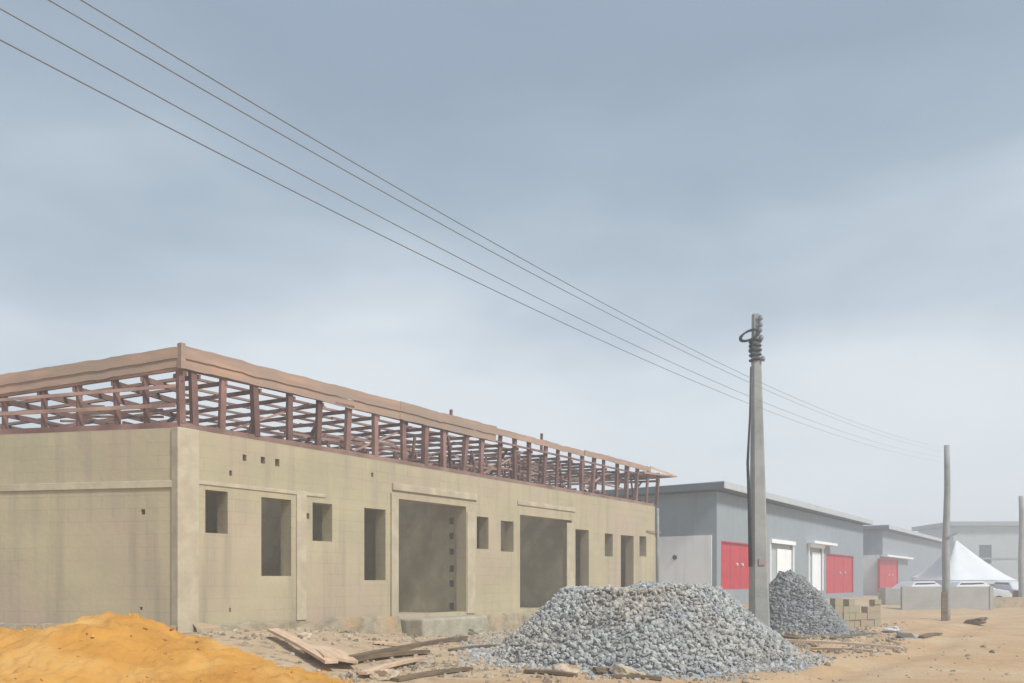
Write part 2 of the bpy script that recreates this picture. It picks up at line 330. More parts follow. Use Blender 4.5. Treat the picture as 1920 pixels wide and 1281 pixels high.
# ---------------------------------------------------------------- roof frame (all parts carry on top of the walls)
ZE = 5.28; ZF = 5.71
HIP = .653
RF = MB(); RF.box(.0, LEN, .04, .24, ZT+.002, ZT+.11)
rf = RF.build('wall_plate', M['timber_mid'], B)
MB().box(.1, 9, -.24, -.04, ZT+.002, ZT+.11).build('wall_plate', M['timber_dark'], B, rz=LB)
def lz(t): return -.087*t           # the left eave drops away from the corner
def J(a): return rnd.uniform(-a, a)
PITCH = .035
TR = LEN+.2
ts = [.05] + [tpx(x) for x in (372, 419, 487, 550, 602, 657, 710, 760)]
while ts[-1] < LEN-.5: ts.append(ts[-1]+.80+J(.1))
for i, t in enumerate(ts):
    x = t+J(.03)
    pw = rnd.choice((.06, .085, .10, .13)) if i > 7 else rnd.choice((.08, .10, .12))
    p = MB().bar((x, .10+J(.02), ZT+.09), (x+J(.09), .05, ZF-.30 if t < 9.5 else ZF-.18), pw, .12, up=(1, 0, 0)).build('post', M['timber_dark'], rf)
    w = min(9.0, max(.4, t/HIP))
    MB().bar((x+.05, .0, ZE-.05), (x+.05+J(.1), w, ZE-.05+PITCH*w), .045, .075).build('rafter', M['timber_dark'], rf)
    if w > 1.5 :
        MB().bar((x-.05, .25, ZT+.16), (x-.05+J(.1), w, ZT+.18+J(.04)), .05, .11).build('tie_beam', M['timber_dark'], rf)
        k = 1.3+J(.3); flip = i % 2
        while k < w:
            a = (x, k, ZT+.18); b = (x, k+.9*(1 if flip else -1)*rnd.random(), ZE+PITCH*k-.08)
            if i % 2 == 0: MB().bar(a, b, .045, .07, up=(1, 0, 0)).build('truss_web', M['timber_dark'], rf)
            flip = 1-flip; k += 1.5+J(.35)
tls = [.75, 1.35, 2.15, 2.9, 3.75, 4.6, 5.5, 6.4, 7.3, 8.2]
for i, t in enumerate(tls):
    e = lz(t); w = min(8, t/HIP)
    MB().bar(left_local(t, .1, ZT+.09), left_local(t+J(.05), .05, ZF-.3+e), .07, .09, up=(1, 0, 0)).build('post', M['timber_dark'], rf)
    MB().bar(left_local(t+.05, 0, ZE-.05+e), left_local(t+.05, w, ZE-.05+e+PITCH*w), .05, .1).build('rafter', M['timber_dark'], rf)
    if i % 2: MB().bar(left_local(t, .25, ZT+.16), left_local(t, w, ZT+.18), .05, .1).build('tie_beam', M['timber_dark'], rf)
    if i % 3 == 1 and w > 2: MB().bar(left_local(t, 1.2, ZT+.18), left_local(t, 2.2, ZE+e-.1), .045, .07).build('truss_web', M['timber_dark'], rf)
# eave battens and purlins, right side and left side meet on the hip
k = .02; row = 0
while k < 9:
    z = ZE+PITCH*k+.03
    a = HIP*k; seg = a+.02
    while seg < TR:                       # each purlin is nailed up from several lengths
        e = min(TR, seg+rnd.uniform(3.2, 4.6)); dy = J(.05); dz = J(.02)
        if e-seg > .6:
            MB().bar((seg, k+dy, z+dz), (e+.1, k+dy+J(.05), z+dz+J(.03)), .06, .045).build('purlin', M['timber_mid'] if row % 3 else M['timber_dark'], rf)
        seg = e
    if row < 8:
        MB().bar(left_local(a, k, z+lz(a)), left_local(9, k, z+lz(9)), .07, .055).build('purlin', M['timber_mid'], rf)
    k += .70+.03*row+J(.08); row += 1
for k in range(34):
    x = rnd.uniform(7.5, LEN-.6); w = rnd.choice((.5, 1.6, 3.0)); lean = J(.12)
    MB().bar((x, w, ZT+.12), (x+lean, w+J(.1), ZE+.02), .05+J(.015), .06, up=(1, 0, 0)).build('strut', M['timber_mid'] if k % 3 == 0 else M['timber_dark'], rf)
for k in range(22):
    t = rnd.uniform(.6, 7); w = rnd.choice((.4, 1.0, 1.7)); z = rnd.uniform(ZT+.25, ZE-.25)+lz(t); L_ = rnd.uniform(.8, 2)
    MB().bar(left_local(t, w, z), left_local(t+L_, w, z+J(.08)), .03, .045).build('noggin', M['timber_mid'], rf)
for k in range(34):
    x = rnd.uniform(.5, LEN-3); w = rnd.choice((.35, .9, 1.8)); L_ = rnd.uniform(1.2, 3.2); z = rnd.uniform(ZT+.3, ZE-.15)
    MB().bar((x, w, z), (x+L_, w+J(.1), z+J(.12)), .03, .05).build('noggin', M['timber_mid'], rf)
# lower horizontal ties nailed across the posts
MB().bar(left_local(.1, -.03, ZT+.40), left_local(9, -.03, ZT+.36), .03, .07).build('tie_batten', M['timber_mid'], rf)
MB().bar(left_local(.1, -.03, ZT+.74), left_local(9, -.03, ZT+.5), .03, .06).build('tie_batten', M['timber_mid'], rf)
MB().bar((.0, 2.5, ZT+.28), (LEN, 2.5, ZT+.28), .05, .09).build('tie_batten', M['timber_dark'], rf)
MB().bar((.0, 5.0, ZT+.28), (LEN, 5.0, ZT+.28), .05, .09).build('tie_batten', M['timber_dark'], rf)
MB().bar((0, 0, ZE-.12), (HIP*9, 9, ZE+PITCH*9-.12), .06, .14).build('hip_rafter', M['timber_dark'], rf)
# long thin diagonal braces
for t in (1.2, 4.4, 9.2, 14.4):
    MB().bar((t, .2, ZT+.15), (t+1.9, .2, ZE-.05), .035, .07, up=(0, 1, 0)).build('brace', M['timber_mid'], rf)
# fascia boards: two lengths of board, slightly out of line, one above the other
def fascia(pts, h, name='fascia_board', m=M['fascia'], th=.03):
    mb = MB(); n = len(pts)
    for x, y, z, nx, ny in pts:
        mb.v += [(x, y, z-h), (x, y, z), (x+nx*th, y+ny*th, z), (x+nx*th, y+ny*th, z-h)]
    for i in range(n-1):
        for k in range(4): mb.f.append((i*4+k, i*4+(k+1) % 4, (i+1)*4+(k+1) % 4, (i+1)*4+k))
    mb.f += [(0, 1, 2, 3), tuple((n-1)*4+k for k in range(4))]
    return mb.build(name, m, rf)
xs = [-.02+(tpx(1217)+.02)*i/120 for i in range(121)]
def wob(x): return .03*noise.noise((x*.8, 3, 0))+.02*noise.noise((x*2.3, 8, 0))+.016*noise.noise((x*7, 8, 0))
for (a, b, off) in ((0, 36, 0), (36, 60, .012), (60, 90, -.02), (90, 121, .01)):
    seg = xs[a:min(b+1, 121)]
    fascia([(x, -.06-off, ZF+off*.8+wob(x)-.004*x, 0, 1) for x in seg], .225 if a < 60 else .17)
    if a < 37: fascia([(x, -.035-off, ZF-.205+off+wob(x+3)-.006*x, 0, 1) for x in seg], .19)
ls = [-.02+9.2*i/60 for i in range(61)]
nx = left_local(0, 1).normalized()
for h, dz, oo in ((.20, -.03, .065), (.17, -.215, .04)):
    pts = []
    for t in ls:
        p = left_local(t, -oo, ZF+dz+lz(t)+wob(t+20)); pts.append((p.x, p.y, p.z, nx.x, nx.y))
    fascia(pts, h)
MB().box(-.07, .02, -.10, .02, ZF-.42, ZF+.03).build('corner_block', M['fascia'], rf)
for px in (845, 1015):          # stub posts poking above the fascia
    x = tpx(px); MB().bar((x, .0, ZE), (x+.02, .0, ZF+.13), .06, .06, up=(1, 0, 0)).build('stub_post', M['timber_dark'], rf)
xe = tpx(1205); xt_ = tpx(1266)
MB().add([(xe, -.08, ZF-.36), (xt_, -.08, ZF-.20), (xt_, 1.3, ZF-.20), (xe, 1.3, ZF-.30),
          (xe, -.08, ZF-.27), (xt_, -.08, ZF-.17), (xt_, 1.3, ZF-.17), (xe, 1.3, ZF-.26)],
         [(0,3,2,1),(4,5,6,7),(0,1,5,4),(1,2,6,5),(2,3,7,6),(3,0,4,7)]).build('eave_board', M['timber_mid'], rf)
MB().bar((tpx(1217), -.05, ZF-.06), (xt_, -.05, ZF-.16), .03, .07).build('fascia_board', M['plank'], rf)

# ---------------------------------------------------------------- grey bungalows further along the same line
def grey_house(t0, t1, label, doors, whites, depth=10, group='grey bungalows beyond the unfinished building'):
    o = P0+d1*t0; H = empty('grey_bungalow', (o.x, o.y, 0), A, label, 'house', group)
    n = t1-t0; zt_ = 5.35
    hl = [(a-t0, b-t0, zb, ztp) for a, b, zb, ztp, kind in doors]
    w_ = wall_grid(0, n, 0, zt_, .25, hl).build('wall', M['greywall'], H)
    mb = wall_grid(0.25, depth, 0, zt_, .25, []); mb.v = [(y, x, z) for x, y, z in mb.v]; sw = mb.build('wall', M['greywall'], H)
    mb = wall_grid(0.25, depth, 0, zt_, .25, []); mb.v = [(n-.25+y, x, z) for x, y, z in mb.v]; mb.build('wall', M['greywall'], H)
    # white lower panel on the near side wall
    MB().box(-.05, -.002, .22, depth-.3, .1, 3.48).build('painted_panel', M['white'], sw)
    MB().tube([(-.052, 1.9, 2.55), (-.10, 1.9, 2.55)], .1, 12).build('vent', M['dark'], sw)
    # roof: sloping sheet with fascia and a dark soffit
    ov = .5
    MB().add([(-ov, -ov, 5.40), (n+ov, -ov, 5.40), (n+ov, depth+ov, 5.40), (-ov, depth+ov, 5.40)], [(0, 1, 2, 3)]).build('soffit', M['soffit'], H)
    r_ = MB().add([(-ov-.05,-ov-.05,5.41),(n+ov,-ov-.05,5.41),(n+ov,depth+ov,5.41),(-ov-.05,depth+ov,5.41),
                   (-ov-.05,-ov-.05,5.70),(n+ov,-ov-.05,5.70),(n+ov,depth+ov,5.62),(-ov-.05,depth+ov,5.62)],
                  [(0,3,2,1),(4,5,6,7),(0,1,5,4),(1,2,6,5),(2,3,7,6),(3,0,4,7)]).build('roof', M['roofmetal'], H)
    MB().box(-ov-.10, -ov-.052, -ov-.05, depth+ov, 5.38, 5.66).build('gable_fascia', M['soffit'], r_)
    for a, b, zb, ztp, kind in doors:
        a -= t0; b -= t0
        if kind == 'red':
            d = MB().box(a+.06, b-.06, .08, .13, zb, ztp-.05).build('door', M['red'], H)
            d['label'] = 'red sheet metal door'
            fr = MB().box(a, a+.06, -.01, .18, zb, ztp).box(b-.06, b, -.01, .18, zb, ztp).box(a+.06, b-.06, -.01, .18, ztp-.05, ztp)
            fr.build('door_frame', M['red'], d)
            for q in (.28, .56, .8):
                MB().box(a+.1, b-.1, .07, .079, zb+(ztp-zb)*q, zb+(ztp-zb)*q+.05).build('rail', M['red'], d)
            for q in (.335, .665):
                MB().box(a+(b-a)*q-.012, a+(b-a)*q+.012, .071, .079, zb+.02, ztp-.07).build('seam', M['soffit'], d)
            for q in (.52, .70):
                xx = a+(b-a)*q; MB().tube([(xx, .078, zb+(ztp-zb)*.53), (xx, .0, zb+(ztp-zb)*.53)], .075, 12).build('handle', M['handle'], d)
            if t0 < 40: pass
        else:
            f = MB().box(a-.12, b+.15, -.14, -.003, ztp, ztp+.20).box(a-.12, a, -.06, -.003, zb, ztp).box(b, b+.14, -.06, -.003, zb, ztp)
            f = f.build('window_frame', M['white'], H)
            MB().box(a, b, .12, .14, zb, ztp).build('window_pane', M['dark'] if kind == 'dark' else M['greywall_pale'], f)
            if kind == 'leaf': MB().box(a+(b-a)*.35, b-.02, .05, .10, zb, ztp-.25).build('shutter', M['white'], f)
    for a, b, z in whites:
        MB().box(a-t0, b-t0, -.45, -.003, z, z+.14).build('canopy_slab', M['white'], H)
    return H
T = tpx
def dz(px, y0, y1): t = T(px); return zt(t, y1), zt(t, y0)
D1 = []
for px0, px1, y0, y1, kind in ((1352, 1410, 1017, 1105, 'red'), (1444, 1486, 1018, 1108, 'leaf'), (1516, 1541, 1026, 1108, 'leaf'), (1549, 1600, 1040, 1112, 'red')):
    a, b = dz((px0+px1)/2 if kind == 'red' else px0, y0, y1); D1.append((T(px0), T(px1), a, b, kind))
grey_house(25.5, 52.4, 'long grey painted bungalow directly behind the concrete pole, with red doors and white frames', D1, [(T(1512), T(1556), 3.62)])
a, b = dz(1668, 1049, 1112)
grey_house(58.7, 86.9, 'grey bungalow further back between the first grey bungalow and the white tent', [(T(1650), T(1684), a, b, 'red')], [(T(1652), T(1702), b+.15)])

# far pale house facing the street end
def far_house():
    Y = 96; x0 = pt(1788, Y).x; x1 = pt(1990, Y).x; H = empty('pale_house', (x0, Y, 0), R(-2), 'pale grey house with one small dark window, far right behind the tent', 'house')
    n = x1-x0; wz = zY(1057, Y), zY(1022, Y); wx = pt(1835, Y).x-x0, pt(1858, Y).x-x0; vx = pt(1908, Y).x-x0, pt(1913, Y).x-x0
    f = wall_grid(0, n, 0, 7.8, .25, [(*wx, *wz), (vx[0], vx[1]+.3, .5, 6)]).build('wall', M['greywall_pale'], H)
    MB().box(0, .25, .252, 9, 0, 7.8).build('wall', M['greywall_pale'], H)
    MB().box(wx[0], wx[1], .12, .15, *wz).build('window', M['dark'], H)
    MB().box(vx[0], vx[1]+.3, .12, .15, .5, 6).build('window', M['greywall'], H)
    MB().box(-.6, n+.5, -.6, 9.5, 7.82, 8.3).build('roof', M['greywall'], H)
    MB().box(1.5, n, -.06, -.003, 4.0, 4.2).build('ledge', M['greywall'], H)
far_house()

# low compound wall and small block wall
a = pt(1694, 43); b = pt(1858, 44.8)
ang = math.atan2(b.y-a.y, b.x-a.x); ln = (b-a).length
o = wall_grid(0, ln, -.3, 1.22, .2, []); 
for k in (0, 8): o.box(k*ln/8-.12, k*ln/8+.12, -.05, -.003, -.3, 1.26)
tag(o.build('compound_wall', M['compound'], loc=(a.x, a.y, 0), rz=ang), 'low grey block wall running in front of the white tent', 'wall')
a = pt(1652, 47); tag(MB().box(0, 1.3, 0, .25, -.3, 1.1).box(0, .35, -.4, -.003, -.3, 1.15).build('pier', M['compound'], loc=(a.x, a.y, 0), rz=R(10), bevel=.02), 'short grey block pier left of the low grey wall', 'pier')
a = pt(1566, 26); b = pt(1640, 27.2); ang = math.atan2(b.y-a.y, b.x-a.x); ln = (b-a).length
mb = MB(); x = 0; k = 0
while x < ln:       # courses of hollow blocks, the top ones missing or broken off
    bw = rnd.uniform(.28, .42); nrow = [5, 4, 5, 4, 3, 4][k % 6]
    for q in range(nrow): mb.box(x+.008, x+bw-.008, J(.02), .2+J(.02), -.2+q*.235+.006, -.2+(q+1)*.235-(.0 if q < nrow-1 else rnd.uniform(0, .08)))
    x += bw; k += 1
tag(mb.build('broken_wall', M['green_block'], loc=(a.x, a.y, 0), rz=ang), 'low mossy tan block wall stub right of the dark gravel heap', 'wall')

# ---------------------------------------------------------------- white tents and cars behind the low wall
def tent(px0, px1, peak, Y, ye, yp, label, lean=.5):
    x0 = pt(px0, Y).x; x1 = pt(px1, Y).x; cx = pt(peak, Y).x; ez = zY(ye, Y); pz = zY(yp, Y); hw = (x1-x0)/2
    Tt = empty('canopy_tent', ((x0+x1)/2, Y, 0), 0, label, 'tent', 'white canopy tents')
    mb = MB(); n = 10; rings = []; dx = cx-(x0+x1)/2
    for k in range(n+1):
        u = k/n; r = hw*(1-u)**1.0; z = ez+(pz-ez)*(u**1.22); ox = dx*u
        r = hw*(1-u)+.04
        for q in range(24):
            th = 6.28318*q/24; m_ = max(abs(math.cos(th)), abs(math.sin(th)))
            mb.v.append((ox+r*math.cos(th)/m_, r*math.sin(th)/m_, z-(.10*(1-u)*(1-abs(math.sin(2*th))) if k else 0)))
    for k in range(n):
        for q in range(24): mb.f.append((k*24+q, k*24+(q+1) % 24, (k+1)*24+(q+1) % 24, (k+1)*24+q))
    cn = mb.build('canopy', M['canvas'], Tt, smooth=True)
    v = MB()                                    # scalloped valance with arched cut-outs
    for side in range(4):
        c, s_ = math.cos(side*math.pi/2), math.sin(side*math.pi/2); m = 16
        base = len(v.v)
        for i in range(m+1):
            f = -1+2*i/m; dr = .22+.45*abs(f)**3
            for z in (ez+.02, ez-dr):
                x, y = f*hw*1.01, -hw*1.01; v.v.append((c*x-s_*y, s_*x+c*y, z))
        for i in range(m): v.f.append((base+2*i, base+2*i+1, base+2*i+3, base+2*i+2))
    v.build('valance', M['canvas'], cn)
    for sx in (-1, 1):
        for sy in (-1, 1): MB().tube([(sx*hw*.97, sy*hw*.97, 0), (sx*hw*.97, sy*hw*.97, ez)], .05).build('leg', M['white'], Tt)
    return Tt
tent(1742, 1868, 1793, 52, 1088, 1014, 'large white peaked canopy tent behind the low grey wall')
tent(1722, 1776, 1770, 57, 1083, 1042, 'smaller white canopy tent seen left of the second pole')
def car(px, Y, rz, label, paint='carpaint'):
    p = pt(px, Y); c = empty('parked_car', (p.x, p.y, .04), rz, label, 'car', 'cars parked behind the low wall')
    prof = [(-2.1,.35),(-2.15,.75),(-1.9,.95),(-1.25,1.02),(-.75,1.42),(.55,1.46),(1.2,1.05),(1.95,.93),(2.15,.7),(2.1,.35)]
    mb = MB(); n = len(prof); W_ = .85
    for s in (-1, 1):
        for x, z in prof: mb.v.append((x, s*(W_-(.16 if z > 1.2 else 0)), z))
    mb.f.append(tuple(range(n))); mb.f.append(tuple(range(2*n-1, n-1, -1)))
    for i in range(n): mb.f.append((i, (i+1) % n, n+(i+1) % n, n+i))
    bd = mb.build('body', M[paint], c, bevel=.05)
    for s in (-1, 1):
        MB().add([(-1.1, s*.815, 1.04), (1.02, s*.815, 1.06), (.5, s*.73, 1.38), (-.72, s*.73, 1.36)], [(0, 1, 2, 3)]).build('side_window', M['dark'], bd)
    MB().add([(1.16, -.66, 1.10), (1.16, .66, 1.10), (.62, .60, 1.43), (.62, -.60, 1.43)], [(0, 1, 2, 3)]).build('windscreen', M['dark'], bd)
    for x in (-1.35, 1.35):
        for s in (-1, 1): MB().tube([(x, s*.66, .33), (x, s*.87, .33)], .33, 16).build('wheel', M['black'], c)
    return c
car(1722, 49.5, R(12), 'white parked car seen over the low wall beside the smaller tent')
car(1812, 47.6, R(2), 'white parked car under the edge of the large white tent, behind the low wall')
car(1897, 49.5, R(95), 'white parked car at the far right end of the low wall')
a = pt(1862, 46); b = pt(1925, 46.8); tag(wall_grid(0, (b-a).length, -.3, .62, .3, []).build('low_bank', M['plinth'], loc=(a.x, a.y, 0), rz=math.atan2(b.y-a.y, b.x-a.x)), 'low rough brownish wall at the far right, continuing the grey block wall', 'wall')
# reddish drum at the very right end
p = pt(1911, 47.5); tag(MB().tube([(0,0,0),(0,0,.3),(0,0,.32),(0,0,.6),(0,0,.62),(0,0,.95)], [.3,.3,.315,.3,.3,.3], 20).build('oil_drum', mat('drum_red', (.34,.10,.09), (.25,.08,.07), 4, .7), loc=(p.x, p.y, .02)), 'dull red drum beside the rightmost pole', 'drum')

# ---------------------------------------------------------------- poles
def pole(px, pxt, y0, y1, Y, r0, r1, label, square=False):
    p = pt(px, Y); g = ground_z(p.x, p.y); top = zY(y1, Y); xt = pt(pxt, Y).x-p.x
    E = empty('utility_pole', (p.x, p.y, g), 0, label, 'pole', 'concrete utility poles')
    H = top-g; mb = MB()
    if square:
        for k in range(9):
            u = k/8; r = r0+(r1-r0)*u; q = r*.28
            for sx, sy in ((-r+q,-r),(r-q,-r),(r,-r+q),(r,r-q),(r-q,r),(-r+q,r),(-r,r-q),(-r,-r+q)): mb.v.append((xt*u+sx, sy, -.3+(H+.3)*u))
        for k in range(8):
            for i in range(8): mb.f.append((k*8+i, k*8+(i+1) % 8, (k+1)*8+(i+1) % 8, (k+1)*8+i))
        mb.f.append(tuple(64+i for i in range(8)))
    else:
        mb.tube([(xt*k/8+.02*math.sin(k*1.3), 0, -.3+(H+.3)*k/8) for k in range(9)], [r0+(r1-r0)*k/8 for k in range(9)], 14)
    sh = mb.build('shaft', M['pole'], E, smooth=not square, bevel=0)
    return E, sh, H, xt, g
YP = 21.0
E1, S1, H1, xt, g1 = pole(1424, 1417, 1190, 590, YP, .235, .085, 'thick tapering concrete pole with a black cable coil, nearest of the poles', True)
def zz(py): return zY(py, YP)-g1
def xx(px, py=None): return pt(px, YP).x-pt(1424, YP).x
mb = MB(); c0 = Vector((xx(1403), -.12, zz(631)))
for lap in range(3):
    pts = [c0+Vector((.21*math.cos(a*.2618)*(1+.05*lap)*1.0, .03*lap+.05*math.sin(a*.2618), .125*math.sin(a*.2618)+.09*math.cos(a*.2618))) for a in range(25)]
    mb.tube(pts, .026, 6)
mb.build('cable_coil', M['black'], E1, smooth=True)
mb = MB()
for k in range(5):
    z = zz(640+k*9); mb.tube([(xx(1416)+.13*math.cos(a*.5236), .13*math.sin(a*.5236), z+.015*math.sin(a+k)) for a in range(13)], .03+.012*rnd.random(), 6)
mb.build('cable_wrap', M['black'], E1, smooth=True)
for k, (py, dx) in enumerate(((600, .10), (612, .10), (622, .09), (637, .12), (676, .16))):
    MB().bar((xx(1416), -.1, zz(py)), (xx(1416)+dx+.04, -.12, zz(py)+.02), .03, .04).tube([(xx(1416)+dx, -.12, zz(py)-.05), (xx(1416)+dx, -.12, zz(py)-.01), (xx(1416)+dx, -.12, zz(py)+.03), (xx(1416)+dx, -.12, zz(py)+.08)], [.035, .055, .05, .03], 10).build('insulator', M['wire'], E1, smooth=False)
MB().tube([(xx(1407)-.02, -.1, zz(690)), (xx(1408)-.06, -.12, zz(780)), (xx(1407)-.11, -.15, zz(870)), (xx(1407)-.07, -.17, zz(960)), (xx(1406)-.04, -.18, zz(1063))], [.018, .022, .035, .045, .045], 8).build('drop_cable', M['black'], E1, smooth=True)
MB().box(xx(1418), xx(1430), -.225, -.20, zz(1060), zz(1048)).build('number_plate', mat('plate', (.36,.25,.26), (.3,.28,.28), 4, .7), E1)
YQ = 32.3
E2, S2, H2, xt2, g2 = pole(1773, 1776, 1163, 835, YQ, .16, .10, 'slim grey pole in front of the white tent', False)
def z2(py): return zY(py, YQ)-g2
MB().bar((.0, -.17, z2(1008)), (.36, -.17, z2(1000)), .05, .05).build('bracket', M['wire'], E2)
MB().box(-.24, -.02, -.20, -.13, .02, z2(1110)).build('stay_post', M['plank_old'], E2)
pole(1915, 1915, 1142, 930, 47, .16, .12, 'third pole cut by the right edge of the picture, beside the pale house', False)

# ---------------------------------------------------------------- overhead wires
import numpy as np
WP = [([(0,60),(100,127),(160,155),(300,237),(400,287),(550,363),(700,440),(760,470),(900,530),(1000,570)], (1776,868), 'lowest of the four overhead wires'),
      ([(0,0),(125,80),(240,152),(400,245),(560,335),(700,405),(760,440),(950,525),(1030,560)], (1776,859), 'second lowest overhead wire, just above the lowest one'),
      ([(105,0),(200,60),(300,122),(430,200),(560,275),(700,355),(900,460),(980,505),(1060,540)], (1776,849), 'overhead wire second from the top'),
      ([(170,0),(230,42),(330,105),(475,200),(600,275),(720,345),(870,430),(960,475),(1070,525)], (1776,841), 'topmost overhead wire of the four')]
for pts, end, lab in WP:
    Pe = pt(end[0], YQ-.12); Ps = pt(pts[0][0], 8.4); us = []; zs = []
    for px, py in pts+[end, end, end]:
        r = (px-CX)/F; dX = Ps.x-Pe.x; dY = Ps.y-Pe.y
        u = (r*Pe.y-Pe.x)/(dX-r*dY); Y = Pe.y+dY*u; us.append(u); zs.append(zY(py, Y))
    cf = np.polyfit(us, zs, 2); line = []
    z1 = float(np.polyval(cf, 1.0)); s1 = float(np.polyval(np.polyder(cf), 1.0))
    for k in range(61):
        u = k/60*1.5; z = float(np.polyval(cf, u)) if u <= 1 else z1+s1*(u-1)
        q = Pe+(Ps-Pe)*u; line.append((q.x, q.y, z))
    tag(MB().tube(line, [.0016+.0070*min(1, k/38)**1.4 for k in range(61)], 6).build('power_line', M['wire'], smooth=True), lab, 'wire', 'overhead wires')

# ---------------------------------------------------------------- heaps
def interp(tab, x):
    if x <= tab[0][0]: return tab[0][1]
    for (a, b), (c, d) in zip(tab, tab[1:]):
        if x <= c: return b+(d-b)*(x-a)/(c-a)
    return tab[-1][1]
def sand_heap():
    C = [(-260,1215),(-120,1196),(0,1188),(90,1184),(118,1174),(140,1165),(170,1157),(220,1157),(262,1166),(290,1183),(320,1199),(380,1206),(430,1222),(470,1236),(520,1252),(600,1270),(660,1284),(760,1310)]
    nx_, ny_ = 260, 180; mb = MB(); Yr = 10.4
    for j in range(ny_):
        Y = 6.4+(13.6-6.4)*j/(ny_-1)
        for i in range(nx_):
            X = -9.5+(9.5-1.3)*i/(nx_-1)
            px = CX+F*X/Yr; top = zY(interp(C, px), Yr)
            d = (Y-Yr-.35*math.sin(X*1.1))
            g = ground_z(X, Y)-.05
            hh = top-g
            f = math.exp(-(d/1.05)**2)*1.0 if d > 0 else .42*math.exp(-(d/1.3)**2)+.58*math.exp(-(d/3.0)**2)
            z = g+hh*f if hh > 0 else g+hh*.5
            z += (.05*noise.fractal((X*1.8, Y*1.8, 3), 1, 2.1, 4)+.028*noise.fractal((X*6, Y*6, 0), .9, 2.1, 3))*(1 if hh > .05 else .3)
            z += .06*max(0, noise.noise((X*4.2, Y*4.2, 8)))+.05*max(0, noise.noise((X*9, Y*9, 4)))*(1 if X > -6.2 else .4)
            mb.v.append((X, Y, z if hh > -.1 else z-.1))
    mb.f = [(j*nx_+i, j*nx_+i+1, (j+1)*nx_+i+1, (j+1)*nx_+i) for j in range(ny_-1) for i in range(nx_-1)]
    return mb.build('sand_heap', M['sand'], smooth=True)
SH = sand_heap(); tag(SH, 'orange sand heap in the left foreground, in front of the side wall', 'sand heap')
ico = bmesh.new(); bmesh.ops.create_icosphere(ico, subdivisions=1, radius=1); IV = [v.co.copy() for v in ico.verts]; IF = [tuple(v.index for v in f.verts) for f in ico.faces]; ico.free()
def stones(mb, places, size, flat=.65):
    for p in places:
        s = size[0]+(size[1]-size[0])*rnd.random()**2.2
        rot = Matrix.Rotation(rnd.uniform(0, 6.28), 3, Vector((J(1), J(1), J(1))).normalized())
        sx, sy, sz = s*rnd.uniform(.7, 1.35), s*rnd.uniform(.7, 1.2), s*rnd.uniform(.5, .9)*flat*1.4
        mb.add([Vector(p)+rot @ Vector((v.x*sx*rnd.uniform(.75, 1.15), v.y*sy*rnd.uniform(.75, 1.15), v.z*sz*rnd.uniform(.8, 1.1))) for v in IV], IF)
pl = []
for _ in range(60000):
    v = SH.data.vertices[rnd.randrange(len(SH.data.vertices))].co
    if len(pl) >= 380: break
    if v.z > ground_z(v.x, v.y)+.0 and (v.x > -6.3 or rnd.random() < .12) and rnd.random() < (.2+.8*max(0, noise.noise((v.x*1.5, v.y*1.5, 6)))): pl.append((v.x+J(.02), v.y+J(.02), v.z+.005))
mb = MB(); stones(mb, pl, (.01, .04)); q = mb.build('sand_clods', M['clod'], SH); q['kind'] = 'stuff'
def heap(name, cx, cy, rx, ry, H, ang, m, mbase, nst, size, label, plate=.45, seed=1):
    c, s_ = math.cos(ang), math.sin(ang)
    def hz(u, v):      # u, v in heap radii
        r = math.hypot(u, v)*(1+.14*noise.noise((u*1.4+seed, v*1.4, 2)))
        f = max(0, min(1, (1-r)/(1-plate)))
        f = f**.92
        return H*f*(1+.14*noise.noise((u*2.2, v*2.2, seed))+.07*noise.noise((u*6, v*6, seed)))
    def P(u, v):
        x = cx+c*u*rx-s_*v*ry; y = cy+s_*u*rx+c*v*ry; return x, y, ground_z(x, y)
    mb = MB(); n = 60
    for j in range(n):
        for i in range(n):
            u = -1.3+2.6*i/(n-1); v = -1.3+2.6*j/(n-1); x, y, g = P(u, v); h = hz(u, v)
            mb.v.append((x, y, g+h-(.08 if h < .02 else .04)+.03*noise.noise((x*4, y*4, 1))))
    mb.f = [(j*n+i, j*n+i+1, (j+1)*n+i+1, (j+1)*n+i) for j in range(n-1) for i in range(n-1)]
    o = mb.build(name, mbase, smooth=True); tag(o, label, 'gravel heap', 'heaps of broken granite')
    st = MB(); pl = []
    while len(pl) < nst:
        u, v = rnd.uniform(-1.25, 1.25), rnd.uniform(-1.15, 1.15); h = hz(u, v)
        if h < .02 and (math.hypot(u, v) > 1.0+.28*rnd.random()**2 ): continue
        x, y, g = P(u, v); pl.append((x, y, g+h+J(.015)))
    stones(st, pl, size); so_ = st.build('granite_stones', m, o); so_['kind'] = 'stuff'
    return o
heap('gravel_heap', 2.5, 16.1, 2.8, 2.5, 1.31, R(4), M['granite'], M['granite_base'], 21000, (.016, .07), 'big heap of broken grey granite in the middle foreground', .53, 3)
p = pt(1486, 24.5); heap('gravel_heap', p.x, p.y, 1.6, 1.7, 1.62, R(0), M['granite_far'], M['granite_far'], 9000, (.018, .075), 'smaller darker heap of granite to the right of the concrete pole', .22, 11)

